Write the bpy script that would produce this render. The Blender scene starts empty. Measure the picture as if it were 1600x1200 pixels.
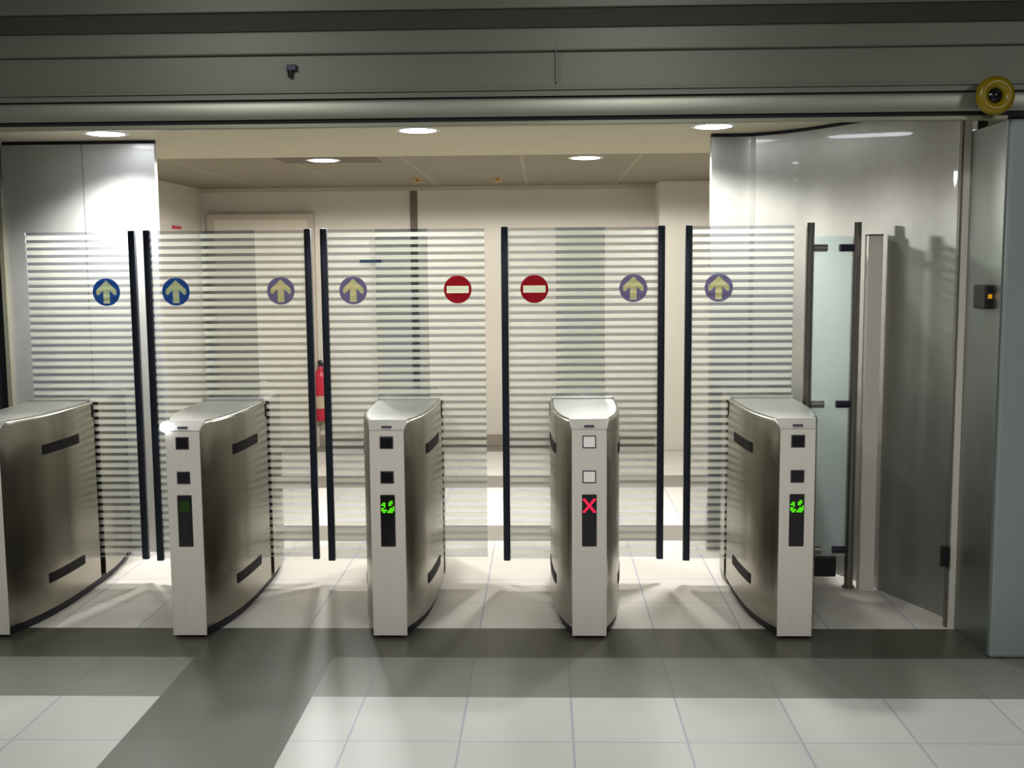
import bpy, bmesh, math, random
from mathutils import Matrix, Vector

sc = bpy.context.scene
COL = sc.collection
PI = math.pi
random.seed(4)

# ------------------------------------------------------------------ camera
R = Vector((0.9995447, 0.02902846, -0.00823089))
U = Vector((0.00506084, 0.10763315, 0.9941778))
F = Vector((-0.02974536, 0.9937668, -0.10743723))
cam = bpy.data.cameras.new('camera')
cam.sensor_width = 36.0
cam.lens = 1703.07 / 1600 * 36
cam.clip_start = 0.02
co = bpy.data.objects.new('camera', cam)
COL.objects.link(co)
m = Matrix((R, U, -F)).transposed().to_4x4()
m.translation = Vector((0, 0, 1.6645))
co.matrix_world = m
sc.camera = co

# ------------------------------------------------------------------ world, exposure
w = bpy.data.worlds.new('world')
sc.world = w
w.use_nodes = True
w.node_tree.nodes['Background'].inputs[0].default_value = (0.80, 0.85, 0.85, 1)
w.node_tree.nodes['Background'].inputs[1].default_value = 0.05
sc.view_settings.view_transform = 'Standard'
sc.view_settings.look = 'None'
sc.view_settings.gamma = 1
sc.view_settings.exposure = 0.0
sc.view_settings.use_curve_mapping = False


# ------------------------------------------------------------------ the hall's ceiling lamps (behind and above the camera)
def area(name, loc, sx, sy, power, col, rot=(0, 0, 0)):
    l = bpy.data.lights.new(name, 'AREA')
    l.shape = 'RECTANGLE'
    l.size = sx
    l.size_y = sy
    l.energy = power
    l.color = col
    o = bpy.data.objects.new(name, l)
    o.location = loc
    o.rotation_euler = rot
    COL.objects.link(o)
    return o


HALL = (0.98, 1.0, 0.96)
area('hall_lamp', (-1.7, 2.5, 3.12), 0.5, 0.5, 30, HALL)
area('hall_lamp', (0.5, 2.5, 3.12), 0.5, 0.5, 26, HALL)
area('hall_lamp', (3.0, 1.6, 3.12), 0.5, 0.5, 30, HALL)  # unseen extra lamp, added to brighten the column front
area('hall_lamp', (-1.6, 0.2, 3.12), 0.5, 0.5, 24, HALL)
area('hall_lamp', (0.7, 0.2, 3.12), 0.5, 0.5, 24, HALL)


# ------------------------------------------------------------------ materials
def S(v):
    v = v / 255.0
    return v / 12.92 if v <= 0.04045 else ((v + 0.055) / 1.055) ** 2.4


def rgb(r, g, b):
    return (S(r), S(g), S(b), 1)


def newmat(name):
    mt = bpy.data.materials.new(name)
    mt.use_nodes = True
    nt = mt.node_tree
    nt.nodes.clear()
    out = nt.nodes.new('ShaderNodeOutputMaterial')
    return mt, nt, out


class N:
    """small node helper"""
    def __init__(self, nt):
        self.nt = nt

    def add(self, t, **kw):
        n = self.nt.nodes.new(t)
        for k, v in kw.items():
            setattr(n, k, v)
        return n

    def link(self, a, b):
        self.nt.links.new(a, b)

    def math(self, op, a, b=None, c=None):
        n = self.add('ShaderNodeMath', operation=op)
        for i, v in enumerate((a, b, c)):
            if v is None:
                continue
            if isinstance(v, (int, float)):
                n.inputs[i].default_value = v
            else:
                self.link(v, n.inputs[i])
        return n.outputs[0]

    def mix(self, fac, a, b):
        n = self.add('ShaderNodeMix', data_type='RGBA')
        for i, v in ((0, fac), (6, a), (7, b)):
            if isinstance(v, (int, float)):
                n.inputs[i].default_value = v
            elif isinstance(v, tuple):
                n.inputs[i].default_value = v
            else:
                self.link(v, n.inputs[i])
        return n.outputs[2]

    def between(self, v, lo, hi):
        return self.math('MULTIPLY', self.math('GREATER_THAN', v, lo), self.math('LESS_THAN', v, hi))


def plain(name, col, rough=0.5, metal=0.0, noise=0.06, scale=6.0, stretch=(1, 1, 1), coat=0.0, spec=0.5, bump=0.0):
    mt, nt, out = newmat(name)
    n = N(nt)
    p = n.add('ShaderNodeBsdfPrincipled')
    tc = n.add('ShaderNodeTexCoord')
    mp = n.add('ShaderNodeMapping')
    mp.inputs['Scale'].default_value = stretch
    nz = n.add('ShaderNodeTexNoise')
    nz.inputs['Scale'].default_value = scale
    nz.inputs['Detail'].default_value = 4
    n.link(tc.outputs['Object'], mp.inputs[0])
    n.link(mp.outputs[0], nz.inputs['Vector'])
    lo = tuple(max(0, c * (1 - noise * 2)) for c in col[:3]) + (1,)
    hi = tuple(min(1, c * (1 + noise * 2)) for c in col[:3]) + (1,)
    n.link(n.mix(nz.outputs[0], lo, hi), p.inputs['Base Color'])
    p.inputs['Roughness'].default_value = rough
    p.inputs['Metallic'].default_value = metal
    p.inputs['Coat Weight'].default_value = coat
    p.inputs['Coat Roughness'].default_value = 0.04
    p.inputs['Specular IOR Level'].default_value = spec
    if bump:
        b = n.add('ShaderNodeBump')
        b.inputs['Strength'].default_value = bump
        b.inputs['Distance'].default_value = 0.002
        n.link(nz.outputs[0], b.inputs['Height'])
        n.link(b.outputs[0], p.inputs['Normal'])
    n.link(p.outputs[0], out.inputs[0])
    return mt


def glow(name, col, strength):
    mt, nt, out = newmat(name)
    n = N(nt)
    e = n.add('ShaderNodeEmission')
    e.inputs[0].default_value = col
    e.inputs[1].default_value = strength
    n.link(e.outputs[0], out.inputs[0])
    return mt


def floor_material():
    mt, nt, out = newmat('tiled_floor')
    n = N(nt)
    p = n.add('ShaderNodeBsdfPrincipled')
    tc = n.add('ShaderNodeTexCoord')
    sp = n.add('ShaderNodeSeparateXYZ')
    n.link(tc.outputs['Object'], sp.inputs[0])
    x, y = sp.outputs[0], sp.outputs[1]
    T = 0.4
    fx = n.math('FRACT', n.math('DIVIDE', n.math('ADD', x, 0.7044 + 40 * T), T))
    fy = n.math('FRACT', n.math('DIVIDE', n.math('ADD', y, -4.078 + 40 * T), T))
    g = 0.011
    dx = n.math('MINIMUM', fx, n.math('SUBTRACT', 1.0, fx))
    dy = n.math('MINIMUM', fy, n.math('SUBTRACT', 1.0, fy))
    gx = n.math('LESS_THAN', dx, g)
    gy = n.math('LESS_THAN', dy, g * 0.8)
    grout = n.math('MAXIMUM', gx, gy)
    # tile to tile variation
    ix = n.math('FLOOR', n.math('DIVIDE', n.math('ADD', x, 0.7044 + 40 * T), T))
    iy = n.math('FLOOR', n.math('DIVIDE', n.math('ADD', y, -4.078 + 40 * T), T))
    cb = n.add('ShaderNodeCombineXYZ')
    n.link(ix, cb.inputs[0])
    n.link(iy, cb.inputs[1])
    wn = n.add('ShaderNodeTexWhiteNoise', noise_dimensions='2D')
    n.link(cb.outputs[0], wn.inputs['Vector'])
    nz = n.add('ShaderNodeTexNoise')
    nz.inputs['Scale'].default_value = 7
    nz.inputs['Detail'].default_value = 6
    n.link(tc.outputs['Object'], nz.inputs['Vector'])
    var = n.math('ADD', n.math('MULTIPLY', wn.outputs[0], 0.5), n.math('MULTIPLY', nz.outputs[0], 0.5))
    hall = n.mix(var, rgb(182, 184, 180), rgb(194, 196, 190))
    inner = n.mix(var, rgb(194, 189, 181), rgb(206, 201, 193))
    white = n.mix(n.math('GREATER_THAN', y, 4.69), hall, inner)
    white = n.mix(n.math('MULTIPLY', grout, 0.75), white, rgb(150, 150, 168))
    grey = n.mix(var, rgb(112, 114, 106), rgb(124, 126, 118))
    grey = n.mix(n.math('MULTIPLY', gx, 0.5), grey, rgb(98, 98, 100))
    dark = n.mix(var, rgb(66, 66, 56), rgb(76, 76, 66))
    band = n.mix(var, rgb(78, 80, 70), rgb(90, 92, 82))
    # layout
    c = white
    st = n.between(y, 6.50, 6.90)
    st = n.math('MAXIMUM', st, n.between(y, 8.11, 8.58))
    st = n.math('MAXIMUM', st, n.between(y, 9.72, 10.12))
    c = n.mix(st, c, rgb(116, 112, 104))
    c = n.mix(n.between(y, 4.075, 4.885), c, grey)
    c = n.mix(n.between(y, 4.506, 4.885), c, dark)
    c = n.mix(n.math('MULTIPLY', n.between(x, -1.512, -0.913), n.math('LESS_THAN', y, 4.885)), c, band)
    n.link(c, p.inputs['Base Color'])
    p.inputs['Roughness'].default_value = 0.34
    p.inputs['Specular IOR Level'].default_value = 0.4
    n.link(p.outputs[0], out.inputs[0])
    return mt


def ceiling_tile_material():
    mt, nt, out = newmat('ceiling_panels')
    n = N(nt)
    p = n.add('ShaderNodeBsdfPrincipled')
    tc = n.add('ShaderNodeTexCoord')
    sp = n.add('ShaderNodeSeparateXYZ')
    n.link(tc.outputs['Object'], sp.inputs[0])
    fx = n.math('FRACT', n.math('DIVIDE', n.math('ADD', sp.outputs[0], 12.16), 0.8))
    j = n.math('LESS_THAN', fx, 0.03)
    n.link(n.mix(j, rgb(120, 113, 96), rgb(140, 134, 114)), p.inputs['Base Color'])
    p.inputs['Roughness'].default_value = 0.6
    n.link(p.outputs[0], out.inputs[0])
    return mt


def steel_wall_material(name, col, rough, stretch):
    """brushed steel sheet with cloudy wear and a clear lacquer"""
    mt, nt, out = newmat(name)
    n = N(nt)
    p = n.add('ShaderNodeBsdfPrincipled')
    tc = n.add('ShaderNodeTexCoord')
    mp = n.add('ShaderNodeMapping')
    mp.inputs['Scale'].default_value = stretch
    nz = n.add('ShaderNodeTexNoise')
    nz.inputs['Scale'].default_value = 5
    nz.inputs['Detail'].default_value = 5
    n.link(tc.outputs['Object'], mp.inputs[0])
    n.link(mp.outputs[0], nz.inputs['Vector'])
    n2 = n.add('ShaderNodeTexNoise')
    n2.inputs['Scale'].default_value = 14
    n2.inputs['Detail'].default_value = 6
    n.link(tc.outputs['Object'], n2.inputs['Vector'])
    v = n.math('ADD', n.math('MULTIPLY', nz.outputs[0], 0.5), n.math('MULTIPLY', n2.outputs[0], 0.5))
    lo = tuple(c * 0.78 for c in col[:3]) + (1,)
    hi = tuple(min(1, c * 1.2) for c in col[:3]) + (1,)
    n.link(n.mix(v, lo, hi), p.inputs['Base Color'])
    p.inputs['Metallic'].default_value = 0.45
    p.inputs['Roughness'].default_value = rough
    p.inputs['Coat Weight'].default_value = 0.25
    p.inputs['Coat Roughness'].default_value = 0.03
    n.link(p.outputs[0], out.inputs[0])
    return mt


def striped_glass_material():
    """clear glass carrying even horizontal frosted bands"""
    mt, nt, out = newmat('striped_gate_glass')
    n = N(nt)
    tc = n.add('ShaderNodeTexCoord')
    sp = n.add('ShaderNodeSeparateXYZ')
    n.link(tc.outputs['Object'], sp.inputs[0])
    z = sp.outputs[2]
    fr = n.math('FRACT', n.math('DIVIDE', n.math('ADD', z, 0.06275), 0.0385))
    band = n.between(fr, 0.22, 0.78)
    tr = n.add('ShaderNodeBsdfTransparent')
    tr.inputs[0].default_value = (0.77, 0.79, 0.82, 1)
    gl = n.add('ShaderNodeBsdfGlossy')
    gl.inputs['Roughness'].default_value = 0.03
    fz = n.add('ShaderNodeFresnel')
    fz.inputs[0].default_value = 1.45
    clear = n.add('ShaderNodeMixShader')
    n.link(fz.outputs[0], clear.inputs[0])
    n.link(tr.outputs[0], clear.inputs[1])
    n.link(gl.outputs[0], clear.inputs[2])
    df = n.add('ShaderNodeBsdfDiffuse')
    df.inputs[0].default_value = (0.76, 0.78, 0.71, 1)
    tl = n.add('ShaderNodeBsdfTranslucent')
    tl.inputs[0].default_value = (0.76, 0.78, 0.71, 1)
    ds = n.add('ShaderNodeMixShader')
    ds.inputs[0].default_value = 0.5
    n.link(df.outputs[0], ds.inputs[1])
    n.link(tl.outputs[0], ds.inputs[2])
    fm = n.add('ShaderNodeMixShader')
    fm.inputs[0].default_value = 0.33
    tr2 = n.add('ShaderNodeBsdfTransparent')
    tr2.inputs[0].default_value = (0.94, 0.94, 0.92, 1)
    n.link(tr2.outputs[0], fm.inputs[1])
    n.link(ds.outputs[0], fm.inputs[2])
    fin = n.add('ShaderNodeMixShader')
    n.link(band, fin.inputs[0])
    n.link(clear.outputs[0], fin.inputs[1])
    n.link(fm.outputs[0], fin.inputs[2])
    n.link(fin.outputs[0], out.inputs[0])
    return mt


def frosted_material():
    mt, nt, out = newmat('frosted_glass')
    n = N(nt)
    df = n.add('ShaderNodeBsdfDiffuse')
    df.inputs[0].default_value = (0.72, 0.78, 0.77, 1)
    tl = n.add('ShaderNodeBsdfTranslucent')
    tl.inputs[0].default_value = (0.75, 0.81, 0.80, 1)
    tr = n.add('ShaderNodeBsdfTransparent')
    tr.inputs[0].default_value = (0.86, 0.92, 0.91, 1)
    a = n.add('ShaderNodeMixShader')
    a.inputs[0].default_value = 0.5
    n.link(df.outputs[0], a.inputs[1])
    n.link(tl.outputs[0], a.inputs[2])
    b = n.add('ShaderNodeMixShader')
    b.inputs[0].default_value = 0.7
    n.link(tr.outputs[0], b.inputs[1])
    n.link(a.outputs[0], b.inputs[2])
    n.link(b.outputs[0], out.inputs[0])
    return mt


def sticker(name, col, clear=0.1, tint=(0.9, 0.9, 0.8, 1)):
    """thin printed film that also lets some light through from behind"""
    mt, nt, out = newmat(name)
    n = N(nt)
    df = n.add('ShaderNodeBsdfDiffuse')
    df.inputs[0].default_value = col
    tl = n.add('ShaderNodeBsdfTranslucent')
    tl.inputs[0].default_value = col
    a = n.add('ShaderNodeMixShader')
    a.inputs[0].default_value = 0.45
    n.link(df.outputs[0], a.inputs[1])
    n.link(tl.outputs[0], a.inputs[2])
    t = n.add('ShaderNodeBsdfTransparent')
    t.inputs[0].default_value = tint
    b = n.add('ShaderNodeMixShader')
    b.inputs[0].default_value = clear
    n.link(a.outputs[0], b.inputs[1])
    n.link(t.outputs[0], b.inputs[2])
    n.link(b.outputs[0], out.inputs[0])
    return mt


M = {}
M['floor'] = floor_material()
M['ceil_tile'] = ceiling_tile_material()
M['plaster'] = plain('cream_plaster', rgb(176, 170, 148), 0.75, noise=0.03)
M['wall'] = plain('beige_wall_paint', rgb(190, 184, 171), 0.7, noise=0.03, scale=2)
M['wall2'] = plain('pale_wall_paint', rgb(200, 195, 183), 0.7, noise=0.03, scale=2)
M['door'] = plain('beige_door_paint', rgb(192, 183, 166), 0.55, noise=0.03, scale=2)
M['doorframe'] = plain('door_frame_paint', rgb(172, 162, 146), 0.6)
M['joint'] = plain('dark_joint', rgb(92, 82, 72), 0.7)
M['skirting'] = plain('brown_grey_skirting', rgb(136, 126, 112), 0.6)
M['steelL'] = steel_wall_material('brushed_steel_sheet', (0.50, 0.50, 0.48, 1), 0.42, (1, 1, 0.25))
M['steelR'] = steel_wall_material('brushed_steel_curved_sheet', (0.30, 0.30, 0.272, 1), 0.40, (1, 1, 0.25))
M['header'] = plain('grey_header_sheet', rgb(116, 116, 105), 0.45, metal=0.3, noise=0.05, scale=3, stretch=(0.15, 1, 3))
M['header_dark'] = plain('dark_header_recess', rgb(58, 58, 48), 0.6, noise=0.05)
M['rail'] = plain('polished_steel_rail', rgb(160, 160, 148), 0.42, metal=0.7, noise=0.05, scale=4, stretch=(0.3, 1, 4))
M['gap'] = plain('black_gap', rgb(18, 20, 26), 0.7)
M['seam'] = plain('steel_joint', (0.22, 0.22, 0.20, 1), 0.5, metal=0.6)
M['thinbar'] = plain('cream_metal_strip', rgb(150, 148, 128), 0.4, metal=0.4)
M['column'] = plain('blue_grey_column_sheet', rgb(146, 156, 156), 0.45, metal=0.1, noise=0.04, scale=3, stretch=(2, 2, 0.1))
M['column_side'] = plain('darkened_side_sheet', (0.27, 0.29, 0.265, 1), 0.4, metal=0.85, noise=0.04, scale=3, stretch=(2, 2, 0.1))
M['hallpaint'] = plain('hall_paint', rgb(110, 112, 104), 0.8)
M['brush'] = plain('brushed_turnstile_steel', (0.30, 0.285, 0.24, 1), 0.25, metal=0.97, noise=0.05, scale=12, stretch=(6, 6, 0.15), bump=0.03)
M['satin'] = plain('satin_front_steel', (0.90, 0.815, 0.75, 1), 0.5, metal=0.1, noise=0.03, scale=12, stretch=(6, 6, 0.2))
M['polish'] = plain('polished_top_steel', (0.86, 0.84, 0.81, 1), 0.28, metal=0.55, noise=0.02)
M['topcover'] = plain('grey_top_steel', (0.50, 0.50, 0.47, 1), 0.34, metal=0.75, noise=0.02)
M['plinth'] = plain('dark_plinth', rgb(38, 34, 46), 0.6)
M['black'] = plain('black_gloss_plastic', rgb(22, 20, 24), 0.15, noise=0.02)
M['blackm'] = plain('black_matt_plastic', rgb(26, 26, 26), 0.5, noise=0.02)
M['slot'] = plain('dark_sensor_window', rgb(22, 19, 22), 0.6, spec=0.15)
M['pale'] = glow('emissive_reader_face', rgb(206, 203, 196), 0.85)  # flat emission gives the reader faces their pale tone
M['violet'] = plain('dark_violet_frame', rgb(70, 64, 82), 0.5)
M['post'] = plain('dark_edge_profile', rgb(46, 52, 66), 0.38, metal=0.5)
M['tube'] = plain('dull_steel_tube', (0.30, 0.285, 0.26, 1), 0.33, metal=0.9, noise=0.04)
M['lug'] = plain('dark_steel_lug', rgb(52, 48, 66), 0.4, metal=0.6)
M['glass'] = striped_glass_material()
M['frost'] = frosted_material()
M['blue'] = sticker('blue_sticker', rgb(48, 100, 176))
M['faded'] = sticker('faded_violet_sticker', rgb(150, 144, 176), 0.3, (0.55, 0.53, 0.66, 1))
M['red'] = sticker('red_sticker', rgb(190, 34, 58))
M['cream'] = sticker('pale_sticker', rgb(214, 214, 180))
M['buff'] = sticker('buff_arrow_sticker', rgb(228, 224, 184), 0.5, (0.74, 0.72, 0.58, 1))
M['whitebar'] = sticker('white_bar_sticker', rgb(246, 248, 230), 0.55, (0.98, 1.0, 0.93, 1))
M['bluearrow'] = sticker('grey_green_arrow_sticker', rgb(200, 208, 176), 0.5, (0.66, 0.70, 0.58, 1))
M['yellow'] = plain('yellow_plastic', rgb(140, 118, 12), 0.28)
M['lightring'] = plain('white_lamp_ring', rgb(200, 200, 196), 0.4)
M['lens'] = glow('downlight_lens', (0.90, 0.93, 1.0, 1), 30)
M['glint'] = glow('corner_glint', (0.92, 0.96, 1.0, 1), 12)  # white glow for the reflected highlight on one turnstile corner
M['ledr'] = glow('red_led', (1.0, 0.02, 0.07, 1), 1.5)
M['ledr2'] = glow('red_led_hot', (1.0, 0.25, 0.22, 1), 1.6)
M['ledg'] = glow('green_led', (0.10, 0.80, 0.01, 1), 1.0)
M['ledgd'] = glow('dim_green_led', (0.05, 0.16, 0.01, 1), 0.35)
M['leda'] = glow('amber_led', (0.9, 0.45, 0.02, 1), 0.6)
M['redpaint'] = plain('red_enamel', rgb(176, 26, 52), 0.35)
M['sign_teal'] = plain('dark_teal_sign', rgb(24, 66, 92), 0.5)
M['slotlight'] = plain('cream_air_slot', rgb(214, 204, 168), 0.5)
M['brass'] = plain('brass_fitting', rgb(190, 150, 70), 0.35, metal=0.4)


# ------------------------------------------------------------------ mesh helpers
def box(bm, x0, x1, y0, y1, z0, z1, bev=0.0):
    r = bmesh.ops.create_cube(bm, size=1.0)
    vs = r['verts']
    for v in vs:
        v.co = Vector((x0 + (v.co.x + .5) * (x1 - x0), y0 + (v.co.y + .5) * (y1 - y0), z0 + (v.co.z + .5) * (z1 - z0)))
    if bev > 0:
        es = list({e for v in vs for e in v.link_edges})
        bmesh.ops.bevel(bm, geom=es, offset=bev, segments=2, profile=0.6, affect='EDGES')


def tube(bm, p0, p1, r0, r1=None, seg=20):
    r1 = r0 if r1 is None else r1
    p0 = Vector(p0)
    p1 = Vector(p1)
    d = p1 - p0
    q = Vector((0, 0, 1)).rotation_difference(d.normalized()).to_matrix().to_4x4()
    mt = Matrix.Translation((p0 + p1) / 2) @ q
    bmesh.ops.create_cone(bm, cap_ends=True, segments=seg, radius1=r0, radius2=r1, depth=d.length, matrix=mt)


def lathe(bm, prof, seg=32, axis='Z', at=(0, 0, 0)):
    """prof: list of (radius, height); closed with caps where radius is 0"""
    rings = []
    at = Vector(at)
    for r, h in prof:
        ring = []
        cnt = 1 if r < 1e-6 else seg
        for i in range(cnt):
            a = 2 * PI * i / seg
            c = (r * math.cos(a), r * math.sin(a), h)
            if axis == 'Y':
                c = (c[0], -c[2], c[1])
            elif axis == 'X':
                c = (-c[2], c[0], c[1])
            ring.append(bm.verts.new(Vector(c) + at))
        rings.append(ring)
    for a, b in zip(rings, rings[1:]):
        if len(a) == 1 and len(b) == 1:
            continue
        for i in range(seg):
            j = (i + 1) % seg
            if len(a) == 1:
                bm.faces.new((a[0], b[i], b[j]))
            elif len(b) == 1:
                bm.faces.new((a[i], a[j], b[0]))
            else:
                bm.faces.new((a[i], a[j], b[j], b[i]))
    bmesh.ops.recalc_face_normals(bm, faces=bm.faces)


def prism(bm, pts, z0, z1):
    """upright prism over a plan polygon"""
    lo = [bm.verts.new((x, y, z0)) for x, y in pts]
    hi = [bm.verts.new((x, y, z1)) for x, y in pts]
    k = len(pts)
    bm.faces.new(lo[::-1])
    bm.faces.new(hi)
    for i in range(k):
        j = (i + 1) % k
        bm.faces.new((lo[i], lo[j], hi[j], hi[i]))
    bmesh.ops.recalc_face_normals(bm, faces=bm.faces)


def plate(bm, pts, y0, y1):
    """a flat shape drawn in x, z with thickness along y"""
    lo = [bm.verts.new((x, y0, z)) for x, z in pts]
    hi = [bm.verts.new((x, y1, z)) for x, z in pts]
    k = len(pts)
    bm.faces.new(lo)
    bm.faces.new(hi[::-1])
    for i in range(k):
        j = (i + 1) % k
        bm.faces.new((lo[i], hi[i], hi[j], lo[j]))
    bmesh.ops.recalc_face_normals(bm, faces=bm.faces)


def obj(name, bm, mat, parent=None, loc=None, smooth=False):
    me = bpy.data.meshes.new(name)
    bm.to_mesh(me)
    bm.free()
    me.materials.append(mat)
    o = bpy.data.objects.new(name, me)
    COL.objects.link(o)
    if smooth:
        for p in me.polygons:
            p.use_smooth = True
        try:
            me.set_sharp_from_angle(angle=math.radians(40))
        except Exception:
            pass
    if parent is not None:
        o.parent = parent
    if loc is not None:
        o.location = loc
    return o


def B():
    return bmesh.new()


def one_box(name, mat, parent, x0, x1, y0, y1, z0, z1, bev=0.0, smooth=False):
    b = B()
    box(b, x0, x1, y0, y1, z0, z1, bev)
    return obj(name, b, mat, parent, smooth=smooth)


def tag(o, label, cat, group=None):
    o['label'] = label
    o['category'] = cat
    if group:
        o['group'] = group
    return o


def thing(name, label, cat, loc=(0, 0, 0), group=None):
    o = bpy.data.objects.new(name, None)
    o.empty_display_size = 0.1
    o.location = loc
    COL.objects.link(o)
    return tag(o, label, cat, group)


def struct(o):
    o['kind'] = 'structure'
    return o


def sbox(name, mat, x0, x1, y0, y1, z0, z1, bev=0.0):
    return struct(one_box(name, mat, None, x0, x1, y0, y1, z0, z1, bev))


# ------------------------------------------------------------------ the setting
CZ = 2.395          # ceiling of the passage
sbox('floor', M['floor'], -6, 6, -3, 10.4, -0.1, 0.0)
sbox('ceiling', M['plaster'], -3.5, 2.5, 4.60, 7.32, CZ, CZ + 0.1)
sbox('ceiling_rear', M['ceil_tile'], -3.5, 2.5, 7.32, 10.2, CZ, CZ + 0.1)
sbox('ceiling_front', M['hallpaint'], -6, 6, -3, 4.55, 3.2, 3.3)
sbox('wall_behind', M['hallpaint'], -6, 6, -3.1, -3.0, 0, 3.2)
sbox('wall_side_west', M['hallpaint'], -6.1, -6, -3, 4.9, 0, 3.2)
sbox('wall_side_east', M['hallpaint'], 6, 6.1, -3, 4.9, 0, 3.2)

sbox('wall_back', M['wall'], -3.3, 2.0, 10.1, 10.2, 0, CZ)
sbox('wall_back_return', M['wall2'], 1.02, 1.70, 9.75, 10.1, 0, CZ)
sbox('wall_inner_west', M['wall'], -3.30, -3.17, 6.45, 10.1, 0, CZ)
sbox('wall_inner_east', M['wall'], 1.70, 1.83, 6.45, 10.1, 0, CZ)
sbox('baseboard_back', M['skirting'], -3.17, 1.02, 10.085, 10.1, 0, 0.10)
sbox('trim_1', M['joint'], -1.225, -1.16, 10.088, 10.1, 0.10, CZ)
sbox('trim_2', M['doorframe'], -3.17, 1.02, 10.085, 10.1, CZ - 0.035, CZ)

# door in the back wall
d = sbox('door_1', M['door'], -3.04, -2.17, 10.07, 10.1, 0.0, 2.11)
one_box('door_frame', M['doorframe'], d, -3.10, -3.04, 10.05, 10.1, 0, 2.16)
one_box('door_frame', M['doorframe'], d, -2.17, -2.11, 10.05, 10.1, 0, 2.16)
one_box('door_frame', M['doorframe'], d, -3.04, -2.17, 10.05, 10.1, 2.11, 2.16)

# steel wall facing the hall, behind the gates
sbox('wall_left', M['steelL'], -3.10, -2.215, 6.25, 6.29, 0, CZ - 0.02)
sbox('trim_3', M['gap'], -3.10, -2.215, 6.262, 6.285, CZ - 0.02, CZ)
sbox('trim_4', M['seam'], -2.633, -2.629, 6.2485, 6.25, 0, CZ - 0.02)
sbox('wall_end_west', M['gap'], -3.6, -3.19, 4.95, 6.45, 0, CZ)
sbox('trim_5', M['thinbar'], -3.125, -3.10, 6.22, 6.27, 0, 2.08)
sbox('trim_6', M['gap'], -3.19, -3.125, 6.24, 6.30, 0, CZ)


# curved steel wall sweeping towards the column
def spline(pts, k=8):
    out = []
    P = [pts[0]] + pts + [pts[-1]]
    for i in range(1, len(P) - 2):
        p0, p1, p2, p3 = (Vector(q) for q in P[i - 1:i + 3])
        for s in range(k):
            t = s / k
            out.append(0.5 * ((2 * p1) + (p2 - p0) * t + (2 * p0 - 5 * p1 + 4 * p2 - p3) * t * t + (3 * p1 - p0 - 3 * p2 + p3) * t ** 3))
    out.append(Vector(pts[-1]))
    return out


CURVE = spline([(0.945, 6.25), (1.16, 6.245), (1.36, 6.09), (1.53, 5.84), (1.66, 5.60), (1.77, 5.33), (1.86, 5.10), (1.905, 4.93)])


def curved(name, mat, z0, z1, inset=0.0, thick=0.05, i0=0, i1=None):
    pts = CURVE[i0:i1]
    nrm = []
    for i, p in enumerate(pts):
        a = pts[max(0, i - 1)]
        c = pts[min(len(pts) - 1, i + 1)]
        t = (c - a).normalized()
        nrm.append(Vector((-t.y, t.x)))
    front = [p + q * inset for p, q in zip(pts, nrm)]
    back = [p + q * (inset + thick) for p, q in zip(pts, nrm)]
    b = B()
    prism(b, [(p.x, p.y) for p in front] + [(p.x, p.y) for p in reversed(back)], z0, z1)
    return struct(obj(name, b, mat, smooth=True))


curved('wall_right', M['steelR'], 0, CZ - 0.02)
curved('trim_7', M['gap'], CZ - 0.02, CZ, inset=0.012, thick=0.03)
curved('trim_8', M['seam'], 0, CZ - 0.02, inset=-0.0015, thick=0.0015, i0=8, i1=10)

# column at the end of the portal
c = sbox('column_1', M['column'], 1.875, 2.9, 4.517, 4.935, 0, 2.235, 0.012)
sbox('trim_9', M['satin'], 1.842, 1.872, 4.90, 4.94, 0, 2.36)
sbox('trim_10', M['seam'], 1.832, 1.842, 4.91, 4.94, 0, 2.36)
sbox('trim_20', M['column_side'], 1.868, 1.8752, 4.532, 4.90, 0, 2.232)  # added sheet puts the column side's shaded look into a darker colour

sbox('wall_front_west', M['header'], -6, -3.19, 4.52, 4.95, 0, 2.232)
sbox('wall_front_east', M['header'], 2.9, 6, 4.52, 4.95, 0, 2.232)

# portal header: plain upper sheet, ridge, black gaps, rounded rail, thin bar
sbox('wall_front', M['header'], -6, 6, 4.52, 4.60, 2.35, 3.2)
sbox('trim_11', M['header'], -6, 6, 4.50, 4.52, 2.524, 2.615, 0.006)
sbox('trim_12', M['header_dark'], -6, 6, 4.505, 4.52, 2.617, 2.690)
sbox('trim_13', M['header'], -6, 6, 4.49, 4.52, 2.690, 2.80, 0.004)
sbox('trim_14', M['header'], -6, 6, 4.51, 4.52, 2.372, 2.382, 0.002)
sbox('trim_15', M['gap'], -6, 6, 4.53, 4.58, 2.244, 2.35)


def rail(name, mat, zc, hz, depth, y):
    b = B()
    pts = []
    for i in range(13):
        a = -PI / 2 + PI * i / 12
        pts.append((y - depth * math.cos(a), zc + hz * math.sin(a)))
    pts += [(y + 0.02, zc + hz), (y + 0.02, zc - hz)]
    lo = [b.verts.new((-6, p[0], p[1])) for p in pts]
    hi = [b.verts.new((6, p[0], p[1])) for p in pts]
    k = len(pts)
    for i in range(k):
        j = (i + 1) % k
        b.faces.new((lo[i], lo[j], hi[j], hi[i]))
    b.faces.new(lo)
    b.faces.new(hi[::-1])
    bmesh.ops.recalc_face_normals(b, faces=b.faces)
    return struct(obj(name, b, mat, smooth=True))


rail('trim_16', M['rail'], 2.305, 0.037, 0.007, 4.52)
sbox('trim_17', M['thinbar'], -6, 1.86, 4.505, 4.535, 2.232, 2.250, 0.003)
sbox('trim_18', M['header'], 0.052, 0.056, 4.4985, 4.52, 2.40, 2.61)

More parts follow.
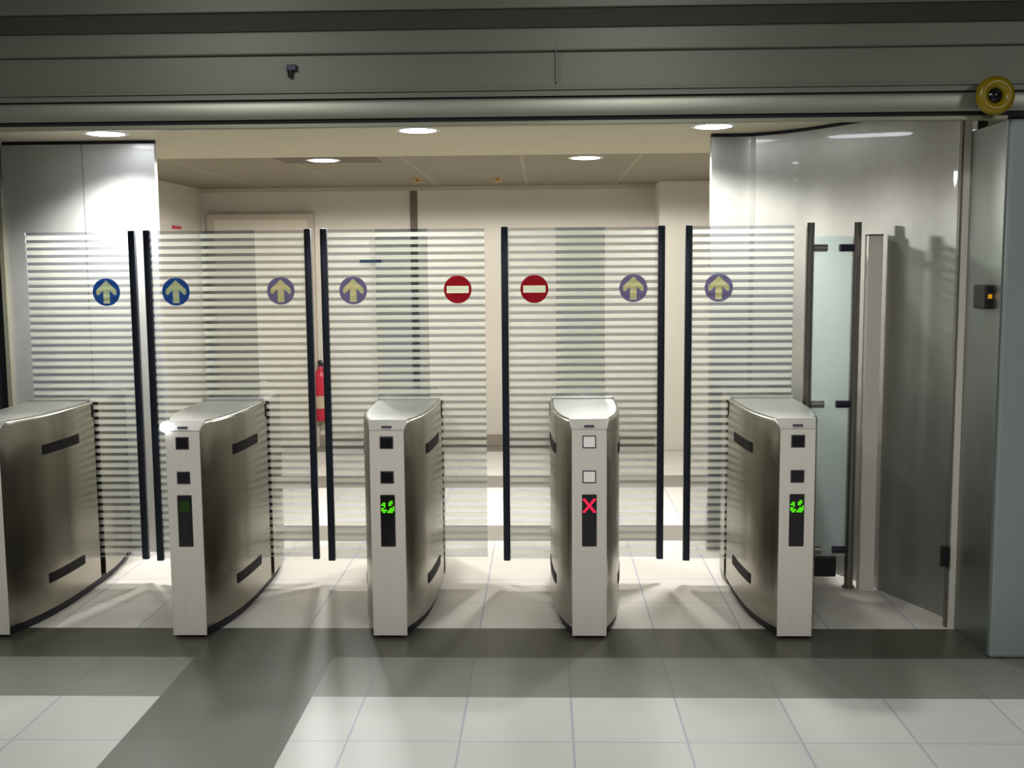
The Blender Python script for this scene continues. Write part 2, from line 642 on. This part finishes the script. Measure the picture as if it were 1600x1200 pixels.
# ------------------------------------------------------------------ downlights
LAMPS = [((-2.36, 5.93), 'round glowing ceiling downlight above the steel wall on the cut-off turnstile side', 250, 132),
         ((-0.672, 5.95), 'round glowing ceiling downlight at the middle of the row along the header', 120, 132),
         ((0.903, 5.93), 'round glowing ceiling downlight just before the curved steel wall', 210, 132),
         ((-1.50, 7.52), 'round glowing downlight set in a darker square of the rear ceiling', 245, 175),
         ((0.287, 7.55), 'round glowing downlight on the rear ceiling above the no-entry gate', 245, 175)]


def downlight(x, y, label, power, cone):
    t = thing('recessed_downlight', label, 'light', (x, y, CZ), 'ceiling downlights of the passage')
    b = B()
    lathe(b, [(0.098, -0.004), (0.118, -0.004), (0.122, -0.001), (0.122, 0.0), (0.098, 0.0), (0.098, -0.004)])
    obj('trim_ring', b, M['lightring'], t, smooth=True)
    b = B()
    lathe(b, [(0.0, -0.010), (0.05, -0.009), (0.085, -0.006), (0.098, -0.0005), (0.0, -0.0005)])
    obj('lens', b, M['lens'], t, smooth=True)
    l = bpy.data.lights.new('downlight_beam', 'SPOT')
    l.energy = power
    l.color = (1.0, 0.985, 0.955)
    l.spot_size = math.radians(cone)
    l.spot_blend = 0.8 if cone < 150 else 0.12
    l.shadow_soft_size = 0.09
    o = bpy.data.objects.new('downlight_beam', l)
    o.parent = t
    o.location = (0, 0, -0.03)
    COL.objects.link(o)


for (x, y), lab, pw, cn in LAMPS:
    downlight(x, y, lab, pw, cn)
sbox('trim_19', M['joint'], -1.80, -1.12, 7.33, 7.72, CZ - 0.0015, CZ)

# ------------------------------------------------------------------ turnstiles
FY, GY = 4.755, 5.60           # nose and gate plane
HALF = GY - FY
W = [(0.0, .077), (0.03, .083), (0.10, .108), (0.20, .134), (0.32, .153), (0.45, .163), (0.60, .168), (HALF - 0.033, .168)]
REAR = [(0.033, .168), (0.16, .163), (0.30, .148), (0.42, .125), (0.54, .098), (0.62, .080), (0.65, .074)]


def halfwidth(t):
    for (a, wa), (b, wb) in zip(W, W[1:]):
        if a <= t <= b:
            return wa + (wb - wa) * (t - a) / (b - a)
    return W[-1][1]


TOP = 0.982


def shell(bm, stations, base=0.045, ch=0.012):
    """stations: (y, halfwidth, top z) -> closed lofted shell with softened shoulders"""
    rings = []
    for y, wd, tz in stations:
        pr = [(-wd, base), (-wd, tz - ch), (-wd + ch * 0.35, tz - ch * 0.35), (-wd + ch, tz),
              (wd - ch, tz), (wd - ch * 0.35, tz - ch * 0.35), (wd, tz - ch), (wd, base)]
        rings.append([bm.verts.new((x, y, z)) for x, z in pr])
    k = len(rings[0])
    for a, b in zip(rings, rings[1:]):
        for i in range(k):
            j = (i + 1) % k
            bm.faces.new((a[i], a[j], b[j], b[i]))
    bm.faces.new(rings[0])
    bm.faces.new(rings[-1][::-1])
    bmesh.ops.recalc_face_normals(bm, faces=bm.faces)


def side_strip(bm, sgn, y0, y1, z0, z1, n=8, out=0.003):
    fr, bk = [], []
    for i in range(n + 1):
        t = y0 + (y1 - y0) * i / n
        wd = halfwidth(t)
        fr.append((sgn * (wd + out), t))
        bk.append((sgn * (wd - 0.004), t))
    prism(bm, fr + bk[::-1], z0, z1)


def arrow_dots(kind):
    """LED glyph as a set of (column, row) on a 9 x 8 grid"""
    g = set()
    if kind == 'cross':
        for i in range(8):
            for dx in (0, 1):
                g.add((i + dx, i))
                g.add((7 - i + dx, i))
    elif kind == 'arrow':
        rows = ('.........', '......##.', '.##..###.', '###..##..', '..#.....#', '##....###', '####.####', '.##.####.')
        for rr, line in enumerate(rows):
            for cc, ch in enumerate(line):
                if ch == '#':
                    g.add((cc, rr))
    else:
        for c in range(1, 8):
            for r in range(1, 7):
                if (c + r) % 2:
                    g.add((c, r))
    return g


def turnstile(x, label, glyph, led, reader, frame, glint=False):
    t = thing('turnstile', label, 'turnstile', (x, FY, 0), 'row of steel turnstiles')
    b = B()
    st = [(0.0, W[0][1], 0.950), (0.012, .079, 0.958), (0.045, .089, TOP)]
    st += [(y, wd, TOP) for y, wd in W[2:]]
    shell(b, st)
    obj('front_housing', b, M['brush'], t, smooth=True)
    b = B()
    shell(b, [(HALF + y, wd, TOP if y < 0.6 else TOP - 0.02) for y, wd in REAR])
    obj('rear_housing', b, M['brush'], t, smooth=True)
    # recessed dark plinth
    b = B()
    L = [(max(.03, wd - .018), y) for y, wd in W] + [(max(.03, wd - .018), HALF + y) for y, wd in REAR]
    L[0] = (L[0][0], 0.015)
    prism(b, L + [(-a, y) for a, y in reversed(L)], 0.0, 0.046)
    obj('plinth', b, M['plinth'], t)
    # plain face plate on the nose
    b = B()
    box(b, -.0765, .0765, -.006, .001, 0.012, 0.945, 0.002)
    face = obj('face_plate', b, M['satin'], t)
    # sloped lip with a card slot
    b = B()
    pts = [(-.0066, .945), (-.0066, .951), (.044, .988), (.058, .988), (.058, .979), (.044, .979), (.0, .945)]
    wd0 = .0765
    lo = [b.verts.new((-wd0 - (.010 if y > .03 else 0), y, z)) for y, z in pts]
    hi = [b.verts.new((wd0 + (.010 if y > .03 else 0), y, z)) for y, z in pts]
    for i in range(len(pts)):
        j = (i + 1) % len(pts)
        b.faces.new((lo[i], lo[j], hi[j], hi[i]))
    b.faces.new(lo)
    b.faces.new(hi[::-1])
    bmesh.ops.recalc_face_normals(b, faces=b.faces)
    lip = obj('top_lip', b, M['polish'], t)
    b = B()
    box(b, -.022, .022, .0, .0085, .9585, .9665)
    cs = obj('card_slot', b, M['violet'], lip)
    # polished top cover and slot rim
    b = B()
    L = [(halfwidth(y) - .016, y) for y in (0.06, 0.12, 0.20, 0.32, 0.45, 0.60, HALF - 0.05)]
    prism(b, L + [(-a, y) for a, y in reversed(L)], TOP - 0.002, TOP + 0.004)
    obj('top_cover', b, M['topcover'], t)
    one_box('slot_rim', M['polish'], t, -.160, .160, HALF - .048, HALF - .034, TOP - .003, TOP + .014, .002)
    # readers, display
    for z in (.8935, .7375):
        b = B()
        box(b, -.030, .030, -.0095, -.0055, z - .028, z + .028, .002)
        rd = obj('reader_frame', b, frame, face)
        b = B()
        box(b, -.025, .025, -.0115, -.0085, z - .023, z + .023, .001)
        obj('reader_window', b, reader, face)
    dp = one_box('display', M['black'], t, -.0325, .0325, -.0100, -.0050, .424, .658, .002)
    b = B()
    px = .0065
    for cc, rr in arrow_dots(glyph):
        cx = -.026 + cc * px
        cz = .636 - rr * px * 1.22
        box(b, cx - px * .47, cx + px * .47, -.0118, -.0098, cz - px * .55, cz + px * .55)
    obj('led_glyph', b, led, dp)
    # dark sensor windows along both flanks
    for s in (-1, 1):
        for z0, z1 in ((.795, .843), (.172, .218)):
            b = B()
            side_strip(b, s, .27, .62, z0, z1)
            obj('sensor_window', b, M['slot'], t)
        b = B()
        side_strip(b, s, HALF - .052, HALF - .036, .90, TOP - .012, 2)
        obj('guide_slot', b, M['slot'], t)
    if glint:
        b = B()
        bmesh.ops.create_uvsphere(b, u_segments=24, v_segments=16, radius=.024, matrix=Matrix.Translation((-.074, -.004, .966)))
        obj('glint_bead', b, M['glint'], t, smooth=True)  # glowing bead stands in for a specular glint on the corner
    return t


TX = [-2.520, -1.612, -0.700, 0.196, 1.108]
turnstile(TX[0], 'steel turnstile cut off by the picture edge, beside the dark end wall', 'dim', M['ledgd'], M['black'], M['violet'])
turnstile(TX[1], 'steel turnstile with a bright white glint on its top corner and unlit display', 'dim', M['ledgd'], M['black'], M['violet'], True)
turnstile(TX[2], 'steel turnstile with green sign display, between the glint-topped one and the red-cross one', 'arrow', M['ledg'], M['black'], M['violet'])
turnstile(TX[3], 'steel turnstile with a red cross on its display and pale square readers', 'cross', M['ledr'], M['pale'], M['violet'])
turnstile(TX[4], 'steel turnstile with green sign display, last in the row beside the tubular steel posts', 'arrow', M['ledg'], M['black'], M['violet'])


# ------------------------------------------------------------------ glass gate leaves
ARROW = [(0, .060), (.053, .010), (.053, -.012), (.042, -.016), (.017, .008), (.017, -.058),
         (-.017, -.058), (-.017, .008), (-.042, -.016), (-.053, -.012), (-.053, .010)]
BAR = [(.057, .018), (.057, -.018), (-.057, -.018), (-.057, .018)]


def disc_with_cut(bm, cx, cz, r, cut, y0, y1, seg=40):
    """round film with a shape cut out of its middle"""
    def loop(pts):
        vs = [bm.verts.new((cx + a, y0, cz + c)) for a, c in pts]
        return [bm.edges.new((vs[i], vs[(i + 1) % len(vs)])) for i in range(len(vs))]
    es = loop([(r * math.cos(2 * PI * i / seg), r * math.sin(2 * PI * i / seg)) for i in range(seg)]) + loop(cut)
    bmesh.ops.triangle_fill(bm, use_beauty=True, use_dissolve=False, edges=es)
    ext = bmesh.ops.extrude_face_region(bm, geom=list(bm.faces))
    for v in ext['geom']:
        if isinstance(v, bmesh.types.BMVert):
            v.co.y = y1
    bmesh.ops.recalc_face_normals(bm, faces=bm.faces)


LZ0 = 0.142
LTOP = 1.858


def leaf(x_in, x_out, front, post, sign_x, sign, label):
    """x_in: end hidden over the turnstile, x_out: end at the lane's middle"""
    y = GY + (-0.016 if front else 0.016)
    lo, hi = min(x_in, x_out), max(x_in, x_out)
    cx = (lo + hi) / 2
    t = thing('glass_gate_leaf', label, 'gate', (cx, y, LZ0), 'striped glass gate leaves')
    h = LTOP - LZ0
    one_box('glass_pane', M['glass'], t, lo - cx, hi - cx, -.005, .005, 0, h)
    if post:
        s = 1 if x_out > x_in else -1
        px = x_out - cx
        b = B()
        box(b, px - .018, px + .018, -.014, .014, -.012, h + .006, .006)
        obj('edge_post', b, M['post'], t, smooth=True)
    if sign:
        sx = sign_x - cx
        sz = 1.548 - LZ0
        cut = BAR if sign == 'stop' else ARROW
        b = B()
        disc_with_cut(b, sx, sz, .0715, cut, -.0075, -.0056)
        dsc = obj('disc_sign', b, {'blue': M['blue'], 'pale': M['faded'], 'stop': M['red']}[sign], t)
        b = B()
        plate(b, [(sx + a * .995, sz + c * .995) for a, c in cut], -.0074, -.0057)
        if sign == 'stop':
            obj('white_bar', b, M['whitebar'], dsc)
        else:
            obj('arrow', b, M['bluearrow'] if sign == 'blue' else M['buff'], dsc)
    return t


leaf(-2.682, -2.125, False, True, -2.269, 'blue', 'striped glass gate leaf with blue arrow disc, sliding out of the cut-off turnstile')
leaf(-1.480, -2.035, True, True, -1.894, 'blue', 'striped glass gate leaf with blue arrow disc, sliding out of the glint-topped turnstile')
leaf(-1.765, -1.212, False, True, -1.358, 'pale', 'striped glass gate leaf with faded arrow disc, sliding out of the glint-topped turnstile')
leaf(-0.592, -1.123, True, True, -0.977, 'pale', 'striped glass gate leaf with faded arrow disc, beside the red fire extinguisher in the gap')
leaf(-0.865, -0.303, False, False, -0.443, 'stop', 'striped glass gate leaf with red no-entry disc and no dark edge post')
leaf(0.310, -0.200, True, True, -0.049, 'stop', 'striped glass gate leaf with red no-entry disc and dark edge post')
leaf(0.060, 0.600, False, True, 0.457, 'pale', 'striped glass gate leaf with faded arrow disc, sliding out of the red-cross turnstile')
leaf(1.262, 0.734, True, True, 0.886, 'pale', 'striped glass gate leaf with faded arrow disc, standing before the bright curved steel wall')

# ------------------------------------------------------------------ wide glass gate between two tubular posts
gt = thing('wide_gate', 'frosted glass side gate between two tall tubular steel posts by the curved steel wall', 'gate', (1.44, 5.53, 0))
for px, s in ((-.110, 1), (.122, -1)):
    b = B()
    tube(b, (px, 0, 0.0), (px, 0, 1.868), .0215)
    po = obj('tubular_post', b, M['tube'], gt, smooth=True)
    b = B()
    tube(b, (px, 0, 0.0), (px, 0, .012), .030)
    obj('foot_flange', b, M['tube'], po, smooth=True)
    for z in (1.742, 0.955, 0.20):
        b = B()
        tube(b, (px + s * .018, 0, z), (px + s * .085, 0, z), .019)
        obj('support_lug', b, M['lug'] if s < 0 else M['tube'], po, smooth=True)
one_box('glass_pane', M['frost'], gt, -.092, .104, .024, .036, .16, 1.80)
one_box('bottom_shoe', M['blackm'], gt, -.085, .060, .008, .052, .055, .158, .006)

po = thing('gate_stop_upright', 'pale steel upright standing beside the darker tubular post at the curved wall', 'post', (1.632, 5.49, 0))
one_box('upright', M['satin'], po, -.034, .040, -.03, .03, 0, 1.80, .004)
one_box('end_cap', M['blackm'], po, -.034, .040, -.03, .03, 1.80, 1.806)

# ------------------------------------------------------------------ small things on column and header
t = thing('alarm_sounder', 'round yellow sounder with a dark centre where header meets column', 'alarm', (1.778, 4.44, 2.316))
b = B()
lathe(b, [(0.0, -0.03), (.050, -0.03), (.055, 0.02), (0.0, 0.02)], axis='Y', at=(0, 0.03, 0))
obj('back_plate', b, M['blackm'], t, smooth=True)
b = B()
prof = []
for i in range(17):
    a = 2 * PI * i / 16
    prof.append((.052 + .024 * math.cos(a), .024 * math.sin(a)))
lathe(b, prof, seg=40, axis='Y')
obj('ring', b, M['yellow'], t, smooth=True)
b = B()
lathe(b, [(0, .012), (.018, .010), (.030, .0), (.032, -.012), (0, -.012)], axis='Y')
obj('speaker_mouth', b, M['black'], t, smooth=True)
one_box('bracket', M['blackm'], t, -.02, .02, .048, .082, -.02, .02)

t = thing('card_reader', 'small black reader box with amber light on the side of the column', 'reader', (1.875, 4.66, 1.52))
one_box('housing', M['blackm'], t, -.045, .0, -.06, .06, -.05, .05, .006)
one_box('status_light', M['leda'], t, -.030, -.014, -.0635, -.0595, -.006, .012)

t = thing('door_stop', 'small black latch box low on the column edge beside the floor', 'latch', (1.815, 4.93, 0.29))
one_box('latch_body', M['blackm'], t, -.018, .018, -.045, -.02, 0, .095, .004)
one_box('latch_tongue', M['lug'], t, -.010, .010, -.051, -.044, .03, .06, .002)

t = thing('ceiling_sensor', 'small dark sensor stub on the grey header sheet above the gates', 'sensor', (-1.019, 4.52, 2.47))
one_box('mount', M['lug'], t, -.020, .020, -.022, 0, -.010, .014, .003)
b = B()
tube(b, (-.006, -.014, -.036), (-.006, -.014, -.010), .009, .012, 14)
obj('stub', b, M['blackm'], t, smooth=True)

# ------------------------------------------------------------------ things on the back wall
t = thing('fire_extinguisher', 'red fire extinguisher hanging on the back wall between two gate posts', 'extinguisher', (-2.075, 10.02, 0.25))
b = B()
lathe(b, [(0, 0), (.055, 0), (.062, .012), (.062, .40), (.052, .455), (.022, .485), (.018, .51), (0, .51)], seg=24)
obj('cylinder_body', b, M['redpaint'], t, smooth=True)
b = B()
box(b, -.02, .02, -.02, .02, .505, .545, .004)
box(b, -.012, .012, -.085, .01, .55, .565, .003)
obj('valve_head', b, M['blackm'], t)
b = B()
lathe(b, [(.0605, .115), (.0635, .117), (.0635, .231), (.0605, .233)], seg=24)
obj('label_band', b, M['cream'], t, smooth=True)
b = B()
tube(b, (.058, 0, .50), (.075, 0, .18), .011, .014, 12)
tube(b, (0, 0, .53), (.058, 0, .50), .009, .009, 12)
obj('hose', b, M['blackm'], t, smooth=True)
one_box('wall_bracket', M['blackm'], t, -.03, .03, .055, .08, .30, .36)

t = thing('direction_sign', 'small dark teal sign plate on the back wall seen through the glass', 'sign', (-1.60, 10.085, 1.706))
one_box('plate', M['sign_teal'], t, -.10, .10, 0, .015, -.03, .03)
t = thing('emergency_sign', 'tiny red sign high on the passage side wall above the gate', 'sign', (-3.165, 9.40, 2.02))
one_box('plate', M['redpaint'], t, -.005, .012, -.10, .10, -.012, .012)
for x, lab in ((-1.05, 'small brass ceiling fitting near the dark wall joint'), (-0.38, 'small brass ceiling fitting above the no-entry gates')):
    t = thing('ceiling_fitting', lab, 'ceiling_fitting', (x, 9.2, CZ), 'brass fittings on the rear ceiling')  # brass-coloured knob put in for a small orange spot on the ceiling
    b = B()
    lathe(b, [(0, -.03), (.03, -.03), (.035, -.026), (.012, -.02), (.012, -.004), (.045, -.003), (.045, 0), (0, 0)], seg=20)
    obj('fitting_head', b, M['brass'], t, smooth=True)
